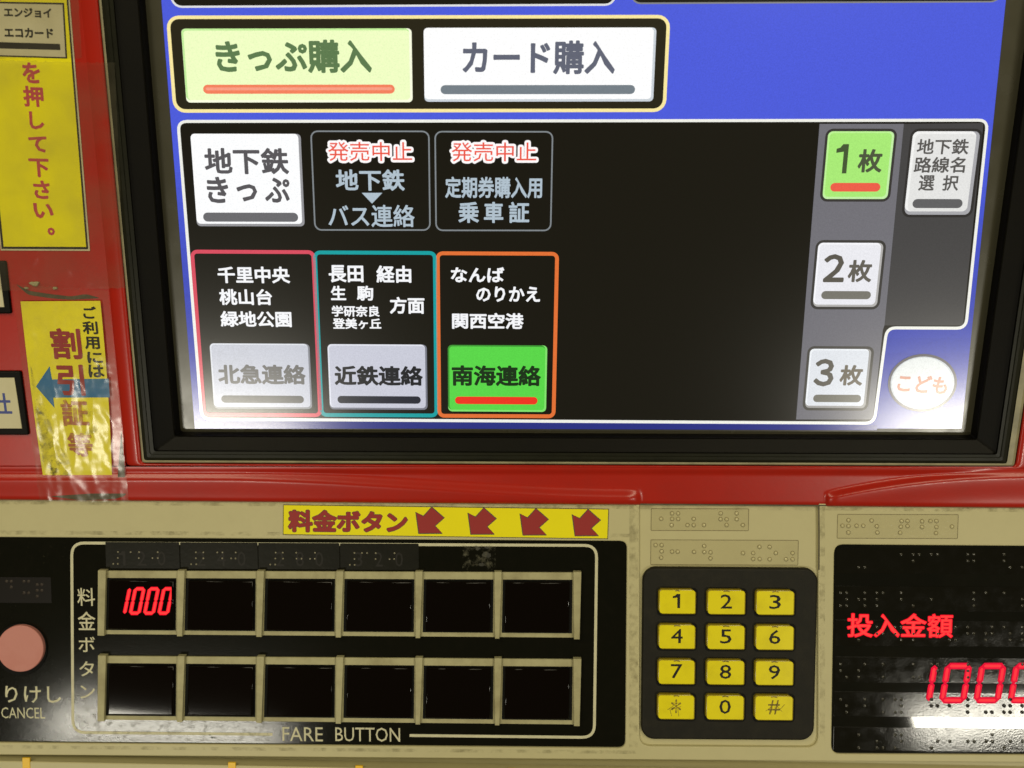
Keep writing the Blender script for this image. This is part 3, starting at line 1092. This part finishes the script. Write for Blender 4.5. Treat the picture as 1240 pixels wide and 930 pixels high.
# --- number pad
KT = 0.9 * mm
mb = MB()
mb.prism(CP, px2(CP, wrect(CP, 777.5, 688, 988.5, 896.5, 16, 7), KT), KT, -1.0 * mm, KEYPL, 0.9 * mm, 4)
pad = mb.build('keypad_plate', machine, 'black rubber plate of the number pad')
KX = [(797.3, 843.2), (855.9, 903.2), (914.8, 962.6)]
KY = [(713.4, 744.2), (755.8, 786.6), (798.4, 829.4), (840.8, 871.8)]
names = ['123', '456', '789', '*0#']
for r_ in range(4):
    for c in range(3):
        ch = names[r_][c]
        x0, x1 = KX[c]
        y0, y1 = KY[r_]
        x0 -= r_ * 0.5
        x1 -= r_ * 0.5
        y0 += c * 0.6
        y1 += c * 0.6
        mb = MB()
        # dark rim of the opening
        mb.prism(CP, px2(CP, wrect(CP, x0 - 1.6, y0 - 1.6, x1 + 1.6, y1 + 1.6, 5), KT + 0.02 * mm), KT + 0.02 * mm, KT - 0.2 * mm, GAP_SHADE)
        hk = KT + 1.5 * mm
        P = [(x0 + 3, y0), (x1 - 6, y0), (x1, y0 + 4.5), (x1, y1 - 1.5), (x1 - 1.5, y1), (x0 + 5, y1), (x0, y1 - 5), (x0, y0 + 3)]
        f = CP.warp((x0 + x1) / 2, (y0 + y1) / 2)
        P = [f(a, b) for a, b in P]
        mb.prism(CP, px2(CP, P, hk), hk, KT, KEYSHADE, 0.5 * mm, 3, capm=KEYY)
        mb.flat(CP, px2(CP, [f(a, b) for a, b in rr(x0 + 1.6, y0 + 1.4, x1 - 1.6, y1 - 1.4, 3, 3)], hk + .01 * mm), hk + .01 * mm, KEYY)
        kx, ky = (x0 + x1) / 2, (y0 + y1) / 2
        hw = {'1': 4.6, '*': 6, '#': 7}.get(ch, 7.0)
        # the printed figure; its refracted double in the bevel is painted on
        m_ = WORN_GHOST if ch in '*#' else INK
        text(mb, CP, ch, kx - hw + (0 if ch != '1' else -1), ky - 9.6, kx + hw - (0 if ch != '1' else 1.2), ky + 7.6, hk + 0.03 * mm, m_, 0.006 if ch not in '*' else 0.0)
        if ch in '*#':
            for q in range(5):
                a0 = random.uniform(0, pi)
                cx, cy = kx + random.uniform(-9, 11), ky + random.uniform(-8, 8)
                L = random.uniform(3, 7)
                ribbon(mb, CP, [(cx - L * cos(a0), cy - L * sin(a0)), (cx, cy + .6), (cx + L * cos(a0), cy + L * sin(a0))], 0.6, hk + 0.03 * mm, WORN_GHOST, closed=False)
        ribbon(mb, CP, [(kx - hw * .5, y0 + 2.3), (kx, y0 + 1.7), (kx + hw * .6, y0 + 2.5)], 1.3, hk + 0.03 * mm, WORN_GHOST, closed=False)
        kl = 'yellow key marked %s' % ch
        if ch in '*#':
            kl = 'yellow key with a worn and scratched %s' % ch
        mb.build('key', pad, kl)
        if ch == '5':
            pass

# --- clear braille labels on the cream plate
def braille_film(box, dots, label, h0, glint=False):
    mb = MB()
    x0, y0, x1, y1 = box
    mb.flat(CP, px2(CP, wrect(CP, x0, y0, x1, y1, 1), h0 + 0.12 * mm), h0 + 0.12 * mm, CLEARF)
    ribbon(mb, CP, wrect(CP, x0, y0, x1, y1, 1), 0.8, h0 + 0.05 * mm, DOTRING)
    o = mb.build('braille_label')
    o['label'] = label
    o['category'] = 'label'
    o['group'] = 'clear braille labels on the cream console'
    mb = MB()
    for x, y in dots:
        dome(mb, CP, x, y, 2.0, h0 + 0.13 * mm, 0.35 * mm, DOTTOP, DOTRING, 12)
    mb.build('raised_dots', o)
    return o


d1 = [(122, 167), (200, 128), (243, 128), (200, 168), (243, 168), (197, 212), (355, 168), (310, 212), (355, 212), (428, 212), (548, 128), (547, 170), (590, 170), (590, 212), (662, 128), (662, 170), (706, 212)]
d2 = [(82, 355), (125, 355), (125, 400), (122, 445), (200, 402), (240, 402), (357, 404), (430, 362), (430, 404), (475, 407), (475, 450), (707, 412), (780, 412), (825, 368), (898, 368), (780, 455), (827, 455), (942, 412), (898, 457), (1062, 412), (1015, 457), (1062, 457)]
d3 = [(142, 155), (105, 190), (142, 192), (193, 190), (235, 190), (142, 232), (287, 157), (320, 193), (323, 232), (475, 160), (512, 160), (470, 196), (512, 192), (465, 233), (603, 162), (655, 160), (693, 160), (603, 198), (693, 198), (790, 195), (690, 235)]
braille_film((788.5, 616, 906.5, 642.5), [(780 + x / 5.905, 600 + y / 5.905) for x, y in d1], 'shorter clear braille label just under the red rail above the number pad', -1.0 * mm)
braille_film((788, 654, 966.5, 684), [(780 + x / 5.905, 600 + y / 5.905) for x, y in d2], 'longer clear braille label directly above the black number pad', -1.0 * mm)
braille_film((1014, 623, 1160, 652), [(1000 + x / 5.167, 600 + y / 5.167) for x, y in d3], 'clear braille label on the cream edge above the red amount display', 0.0)
mb = MB()
mb.prism(CP, px2(CP, wrect(CP, -22, 699, 62, 730, 1), HP + 0.1 * mm), HP + 0.1 * mm, HP + 0.01 * mm, mat('faint_film', (0.009, 0.007, 0.005), 0.4, 0.12))
o = mb.build('braille_label')
o['label'] = 'faint dark braille label above the round pink cancel button'
o['category'] = 'label'
mb = MB()
for cx in (8, 29, 45):
    for k in range(6):
        if random.random() < 0.7:
            dome(mb, CP, cx + (k % 2) * 5.5, 704 + (k // 2) * 7 + (4 if cx > 40 else 0), 2.0, HP + 0.1 * mm, 0.3 * mm, BROWND, None, 8)
mb.build('raised_dots', o)

# --- amount display window
HD = -0.8 * mm
mb = MB()
mb.flat(CP, px2(CP, [(1000, 652), (1530, 655), (1530, 925), (1000, 920)], HD), HD, DISP)
disp = mb.build('amount_display', machine, 'black glass display lit with 投入金額 and red digits')
mb = MB()
text(mb, CP, '投入金額', 1025.5, 742.5, 1154.5, 772.5, HD + 0.20 * mm, LED, 0.034)
text(mb, CP, '投入金額', 1026.6, 743.6, 1153.4, 771.4, HD + 0.24 * mm, LEDB, 0.004)
mb.build('lit_lettering', disp, 'red lit lettering 投入金額')
for k in range(4):
    mb = MB()
    seg7(mb, CP, '1' if k == 0 else '0', 1102.8 + 41.6 * k, 806.5, 30, 25.5, 41.5, 7.0, 7.8, HD + 0.20 * mm, LEDD, gap=2.2)
    seg7(mb, CP, '1' if k == 0 else '0', 1102.8 + 41.6 * k, 806.5, 30, 25.5, 41.5, 7.0, 3.2, HD + 0.24 * mm, LEDC, gap=3.6)
    mb.build('lit_digit', disp, 'red lit digit %s' % ('1' if k == 0 else '0'))
strips = [(664.5, 695.5), (711, 741), (752.5, 783.5), (797.5, 828), (840, 869.5), (883, 911)]
for si, (a, b) in enumerate(strips):
    h0 = HD + 0.10 * mm
    mb = MB()
    mb.prism(CP, px2(CP, wrect(CP, 1012.5 - si * .6, a, 1516, b, 0), h0), h0, HD + 0.01 * mm, DFILM)
    st = mb.build('braille_label')
    st['label'] = ['uppermost clear braille strip of the black amount display', 'clear braille strip just above the lit red lettering of the display', 'clear braille strip across the lit red lettering of the display',
                   'clear braille strip across the upper half of the red digits', 'clear braille strip across the feet of the red digits', 'lowest clear braille strip of the black amount display, under the red digits'][si]
    st['category'] = 'label'
    st['group'] = 'braille strips on the amount display'
    mb = MB()
    x = 1018
    while x < 1500:
        if random.random() < 0.82:
            for i in range(2):
                for j in range(3):
                    if random.random() < 0.42:
                        dk = si == 4 and x > 1115
                        dome(mb, CP, x + i * 7.4, a + 7.0 + j * 7.8, 2.3 if dk or x > 1110 and si > 2 else 2.0, h0 + (0.15 * mm if dk else 0), 0.3 * mm, DDOTD if dk else DDOT, None, 9)
        x += 22
    mb.build('raised_dots', st)

# ------------------------------------------------------------------ two selection buttons cut off by the left edge
def side_button(yt, yb, xt, xb, glyph):
    mb = MB()
    P = [(xt - 75, yt), (xt, yt), (xb, yb), (xb - 73, yb)]
    mb.prism(U, px2(U, rpath(P, 2, 2), 1.3 * mm), 1.3 * mm, 0, RUBBER, 0.5 * mm, 2)
    b = mb.build('selection_button', machine, 'black framed selection button with a cream window')
    mb = MB()
    Q = [(xt - 66, yt + 8), (xt - 7.5, yt + 8), (xb - 8, yb - 8), (xb - 64, yb - 8)]
    mb.prism(U, px2(U, Q, 1.55 * mm), 1.55 * mm, 1.2 * mm, WHITEP, 0.1 * mm, 1)
    if glyph:
        text(mb, U, glyph, -12, 476, 13.5, 502, 1.6 * mm, mat('blue_print', (0.05, 0.07, 0.26), 0.5), 0.02)
    mb.build('window', b)


side_button(316, 380, 6, 13, None)
side_button(449.5, 527, 24.5, 34.5, '社')


# ------------------------------------------------------------------ yellow instruction sheet (upper left)
def quadmap(Q):
    (ax, ay), (bx, by), (cx, cy), (dx, dy) = Q

    def f(u, v):
        return (ax * (1 - u) * (1 - v) + bx * u * (1 - v) + cx * u * v + dx * (1 - u) * v, ay * (1 - u) * (1 - v) + by * u * (1 - v) + cy * u * v + dy * (1 - u) * v)
    return f


def paper(face, Q, h, m, th=0.15 * mm, mb=None):
    mb = mb or MB()
    mb.prism(face, px2(face, Q, h), h, h - th, m)
    return mb


H0 = 0.15 * mm
SH = H0 + 0.25 * mm
mb = paper(U, [(-34, -60), (79.5, -60), (108.9, 303.8), (0.8, 303.3)], SH, WHITEP)
sheet = mb.build('notice_sheet')
sheet['label'] = 'tall yellow notice sheet with black border and red vertical writing beside the screen'
sheet['category'] = 'notice'
mb = MB()
mb.flat(U, px2(U, [(-33, -59), (78.0, -59), (106.8, 301.8), (2.0, 301.3)], SH + .04 * mm), SH + .04 * mm, INK)
mb.flat(U, px2(U, [(-31, -57), (76.0, -57), (104.3, 299.0), (4.4, 298.6)], SH + .08 * mm), SH + .08 * mm, YEL)
mb.flat(U, px2(U, [(-29, 1.4), (77.6, 3.4), (81.4, 71.0), (-20, 68.0)], SH + .12 * mm), SH + .12 * mm, INK)
mb.flat(U, px2(U, [(-28, 3.6), (75.6, 5.6), (79.3, 69.2), (-19, 66.2)], SH + .16 * mm), SH + .16 * mm, WHITEP)
mb.flat(U, px2(U, [(-28, 50.0), (72.5, 53.2), (73.3, 60.6), (-27, 58.0)], SH + .20 * mm), SH + .20 * mm, INK)
z2 = SH + .20 * mm


def sl(k):
    def mk(x0, y0, x1, y1):
        cx, cy = (x0 + x1) / 2, (y0 + y1) / 2
        return lambda x, y: (x + 0.085 * (y - cy), y + k * (x - cx))
    return mk


for s, a, b, c, d in (('エンジョイ', 4.7, 9.5, 62.5, 21.2), ('エコカード', 5.2, 33.8, 64.6, 46)):
    text(mb, U, s, a, b, c, d, z2, INK, 0.045, wrp=sl(0.02)(a, b, c, d))
for s, a, b, c, d in (('を', 27, 75.5, 48.5, 101), ('押', 28, 104, 52.7, 129.5), ('し', 35.5, 135, 53.3, 156.6), ('て', 34.6, 165, 56.8, 184.5), ('下', 35, 192, 59.5, 214.5), ('さ', 40.6, 218.5, 60.5, 241), ('い', 40.6, 246, 64.7, 264.5), ('。', 57.5, 275.5, 66.5, 285)):
    text(mb, U, s, a, b, c, d, SH + .13 * mm, INKPINK, 0.035, wrp=sl(0.03)(a, b, c, d))
mb.build('printing', sheet, 'black and red printing with エンジョイ エコカード and を押して下さい。')


# clear tape over the sheet, a wrinkled real sheet of film
def film_sheet(name, Q, h, m, nu, nv, amp, seed, wav=3.0):
    rnd = random.Random(seed)
    ph = [(rnd.uniform(0, 6.28), rnd.uniform(2, 9), rnd.uniform(-7, 7), rnd.uniform(.4, 1)) for _ in range(9)]
    f = quadmap(Q)
    mb = MB()
    g = []
    for i in range(nu + 1):
        row = []
        for j in range(nv + 1):
            u, v = i / nu, j / nv
            hh = h + amp * 0.35 * sum(w_ * (1 - abs(sin(p + a * u * wav / 2 + b * v * wav / 2))) ** 3 for p, a, b, w_ in ph) * min(1, 6 * min(u, 1 - u) + .25)
            x, y = f(u, v)
            if j in (0, nv):
                y += rnd.uniform(-.9, .9)
            if i in (0, nu):
                x += rnd.uniform(-.4, .4)
            row.append(mb.pts([U.w(U.ab(x, y, h), hh)])[0])
        g.append(row)
    for i in range(nu):
        for j in range(nv):
            mb.face((g[i][j], g[i + 1][j], g[i + 1][j + 1], g[i][j + 1]), m, True)
    return mb.build(name)


t = film_sheet('clear_tape', [(-40, 72), (139, 76.5), (151, 349), (-10, 352)], 1.55 * mm, TAPE, 60, 90, 0.5 * mm, 3)
t['label'] = 'wide wrinkled clear tape over the lower yellow notice, ending on the black bezel'
t['category'] = 'tape'
t = film_sheet('clear_tape', [(-60, -70), (91.5, -70), (99, 71), (-50, 70)], 0.95 * mm, TAPE, 20, 20, 0.02 * mm, 5)
t['label'] = 'flat clear tape over the white box at the top of the yellow notice'
t['category'] = 'tape'

# ------------------------------------------------------------------ crumpled sleeve with the discount notice
SP = H0 + 0.9 * mm
mb = MB()
f = quadmap([(24.8, 365), (121.4, 364.3), (135.8, 581.5), (53, 583)])
nu, nv = 14, 24
g = []
for i in range(nu + 1):
    row = []
    for j in range(nv + 1):
        u, v = i / nu, j / nv
        x, y = f(u, v)
        x += 3.2 * sin(v * pi) * (1 - u) * -0.4 + 3.0 * sin(v * pi) * u * .7
        row.append(mb.pts([U.w(U.ab(x, y, SP), SP)])[0])
    g.append(row)
for i in range(nu):
    for j in range(nv):
        mb.face((g[i][j], g[i + 1][j], g[i + 1][j + 1], g[i][j + 1]), YELD)
card = mb.build('discount_notice')
card['label'] = 'grimy yellow card with a blue arrow and red writing in the crumpled plastic sleeve'
card['category'] = 'notice'
mb = MB()
z1 = SP + .06 * mm
z3 = SP + .12 * mm
mb.flat(U, px2(U, [(43.5, 468), (60, 443.5), (63, 459.5), (131.5, 458.5), (133.0, 481.2), (64.5, 481.5), (66, 494)], z1), z1, INKBLUE)
wr = lambda x0, y0, x1, y1: (lambda x, y: (x + 0.11 * (y - (y0 + y1) / 2), y + 0.012 * (x - (x0 + x1) / 2)))
for s, a, b, c, d in (('ご', 100.5, 371, 116.5, 386), ('利', 100, 389, 118.4, 404.7), ('用', 102.6, 407.7, 120.6, 422.8), ('に', 105.5, 426, 124, 440), ('は', 107, 441.5, 126, 457.2)):
    text(mb, U, s, a, b, c, d, z3, INK, 0.03, wrp=wr(a, b, c, d))
for s, a, b, c, d in (('割', 61.5, 397.5, 98.5, 435), ('引', 69, 441.5, 102, 479), ('証', 74, 484, 107, 516), ('等', 82, 524, 112, 553)):
    text(mb, U, s, a, b, c, d, z3, INKRED if s in '割引' else mat('pale_red_ink', (0.42, 0.12, 0.03), 0.5, noise=[(220, 1.0, (0.80, 0.66, 0.03))]), 0.03, wrp=wr(a, b, c, d))  # third and fourth characters in a paler, blotchy red
mb.build('printing', card, 'blue arrow with black and red writing ご利用には 割引')
mb = MB()
Pm = [(36, 436), (44, 470), (58, 500), (66, 530), (84, 556), (88, 580), (56, 581), (52, 560), (46, 525), (40, 480)]
zz = SP + 0.16 * mm
mb.flat(U, px2(U, rpath(Pm, 10, 3), zz), zz, GREYSM)
Pm = [(42, 478), (54, 500), (60, 530), (76, 560), (74, 580), (56, 581), (51, 560), (46, 520)]
zz = SP + 0.20 * mm
mb.flat(U, px2(U, rpath(Pm, 8, 3), zz), zz, MOULD)
Pm = [(96, 500), (106, 492), (118, 500), (120, 520), (108, 530), (98, 520)]
zz = SP + 0.18 * mm
mb.flat(U, px2(U, rpath(Pm, 16, 3), zz), zz, GREYSM)
mb.build('mould_stain', card, 'grey and black mould stains', kind='stuff')

sl_ = film_sheet('plastic_sleeve', [(14, 344), (131, 352), (156, 608), (48, 607)], 2.0 * mm, WRAP, 44, 80, 0.28 * mm, 11, 3.4)
sl_['label'] = 'crumpled dirty clear plastic sleeve taped to the red frame around the discount card'
sl_['category'] = 'plastic sleeve'
mb = MB()
for cx, cy, rx, ry in ((41, 343.5, 6.5, 3.2), (66, 349, 3.0, 1.8), (31, 349, 2.6, 1.4)):
    P = [(cx + rx * (1 + random.uniform(-.3, .3)) * cos(a), cy + (ry + .12 * cos(a) * rx) * (1 + random.uniform(-.3, .3)) * sin(a)) for a in [2 * pi * q / 14 for q in range(14)]]
    mb.prism(U, px2(U, P, 0.9 * mm), 0.9 * mm, 0.15 * mm, CHIP, 0.25 * mm, 2)
mb.build('glue_residue', machine, 'dried cream glue residue')
mb = MB()
pts = [(18, 343), (34, 352), (60, 356), (86, 359), (104, 356), (122, 361), (104, 362), (86, 363), (60, 361), (34, 357)]
mb.flat(U, px2(U, rpath(pts, 4, 2), H0 + .06 * mm), H0 + .06 * mm, GRIME_AND_SHADE)
pts = [(60, 601), (90, 599), (120, 597), (142, 585), (147, 520), (150, 560), (153, 600), (140, 604), (100, 606)]
mb.flat(U, px2(U, rpath(pts, 4, 2), H0 + 1.4 * mm), H0 + 1.4 * mm, GRIME_AND_SHADE)
mb.build('grime', machine, kind='stuff')

# ------------------------------------------------------------------ yellow arrow banner over the fare panel
HB = 0.16 * mm
Q = [(342.8, 611.0), (737.5, 616.2), (736.2, 652.8), (342.5, 647.6)]
mb = MB()
mb.prism(CP, px2(CP, Q, HB), HB, 0.01 * mm, GRIME_AND_SHADE)
ban = mb.build('banner_sticker')
ban['label'] = 'long yellow sticker reading 料金ボタン with four red arrows, above the fare buttons'
ban['category'] = 'sticker'
mb = MB()
f = quadmap([(343.6, 611.8), (736.6, 617.0), (735.4, 652.0), (343.3, 646.8)])
z = HB + 0.05 * mm
mb.flat(CP, px2(CP, [f(0, 0), f(1, 0), f(1, 1), f(0, 1)], z), z, YEL)
wr2 = lambda x0, y0, x1, y1: (lambda x, y: (x, y + 0.013 * (x - (x0 + x1) / 2)))
text(mb, CP, '料金ボタン', 348.5, 617.5, 494, 645.5, z + .05 * mm, GREYINK, 0.060, wrp=wr2(348, 0, 494, 0))
text(mb, CP, '料金ボタン', 349.1, 618.1, 493.4, 644.9, z + .10 * mm, INKRED, 0.042, wrp=wr2(348, 0, 494, 0))
AR = [(503, 619.8), (512.5, 624.8), (522.8, 613.3), (538.5, 627), (527, 637), (536, 646.4), (506.5, 646.6)]
for k in range(4):
    dx, dy = 63.1 * k, 0.95 * k
    P = [(x + dx, y + dy) for x, y in AR]
    cx, cy = sum(p[0] for p in P) / 7, sum(p[1] for p in P) / 7
    P = [(cx + (x - cx) * .97, cy + (y - cy) * .97) for x, y in P]
    mb.flat(CP, px2(CP, P, z + .05 * mm), z + .05 * mm, INKRED)
    ribbon(mb, CP, P, 1.2, z + .10 * mm, GREYINK)
mb.build('printing', ban, 'dark red lettering 料金ボタン and four arrows pointing down to the left')

# ------------------------------------------------------------------ wear: dust and dirt lying on the machine, plus painted seam shade
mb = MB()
z = 0.02 * mm
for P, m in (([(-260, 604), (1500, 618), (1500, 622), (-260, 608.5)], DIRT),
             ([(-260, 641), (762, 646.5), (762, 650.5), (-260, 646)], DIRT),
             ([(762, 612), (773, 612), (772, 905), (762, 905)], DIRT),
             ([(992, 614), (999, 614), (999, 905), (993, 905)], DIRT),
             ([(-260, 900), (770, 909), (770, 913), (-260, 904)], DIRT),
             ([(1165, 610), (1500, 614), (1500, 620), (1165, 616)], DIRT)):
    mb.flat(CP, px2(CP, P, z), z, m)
ribbon(mb, CP, [(991.5, 612), (991.8, 650), (991.6, 690)], 2.0, z + 0.02 * mm, GRIME_AND_SHADE, closed=False)  # shading of the keypad pocket wall, painted as a dark seam
ribbon(mb, CP, [(-260, 602.6), (400, 607.6), (990, 612.2), (1500, 616.4)], 1.6, z + 0.02 * mm, GRIME_AND_SHADE, closed=False)  # gap shadow under the red rail, painted as a dark line
mb.build('console_grime_and_shade', machine, kind='stuff')
mb = MB()
z = HP + 0.09 * mm
for P, m in (([(92, 866), (150, 862), (240, 868), (322, 868), (326, 898), (92, 896)], DUSTY),
             ([(560, 660), (600, 660), (600, 690), (560, 690)], DUSTY),
             ([(90, 840), (118, 838), (116, 880), (92, 884)], DUSTY),
             ([(-60, 650), (80, 652), (82, 897), (-60, 895)], SPECK)):
    mb.flat(CP, px2(CP, P, z), z, m)
mb.build('panel_dust', fare, kind='stuff')
mb = MB()
z = 0.4 * mm
P = ring_px(128, 1214, 556, -258)
Pi = ring_px(165, 1181, 531.5, -222)
a = mb.pts([U.w(p, 1.3 * mm) for p in px2(U, P, 1.3 * mm)])
b = mb.pts([U.w(p, 1.3 * mm) for p in px2(U, ring_px(131, 1211, 553.5, -256), 1.3 * mm)])
mb.band(a, b, SPECK)
mb.build('bezel_dust', bezel, kind='stuff')
mb = MB()
z = HS + 9.5 * STEP
mb.flat(U, px2(U, [(xl(400) - 14, 400), (300, 420), (330, 521), (xl(521) - 12, 521)], z), z, stain('screen_dust', (0.30, 0.28, 0.20), 700, 0.46, 0.75, 0.09))
mb.flat(U, px2(U, [(1080, 430), (1168, 400), (1166, 522), (1075, 522)], z), z, MATS.get('x') or bpy.data.materials['screen_dust'])
mb.build('screen_dust', screen, kind='stuff')
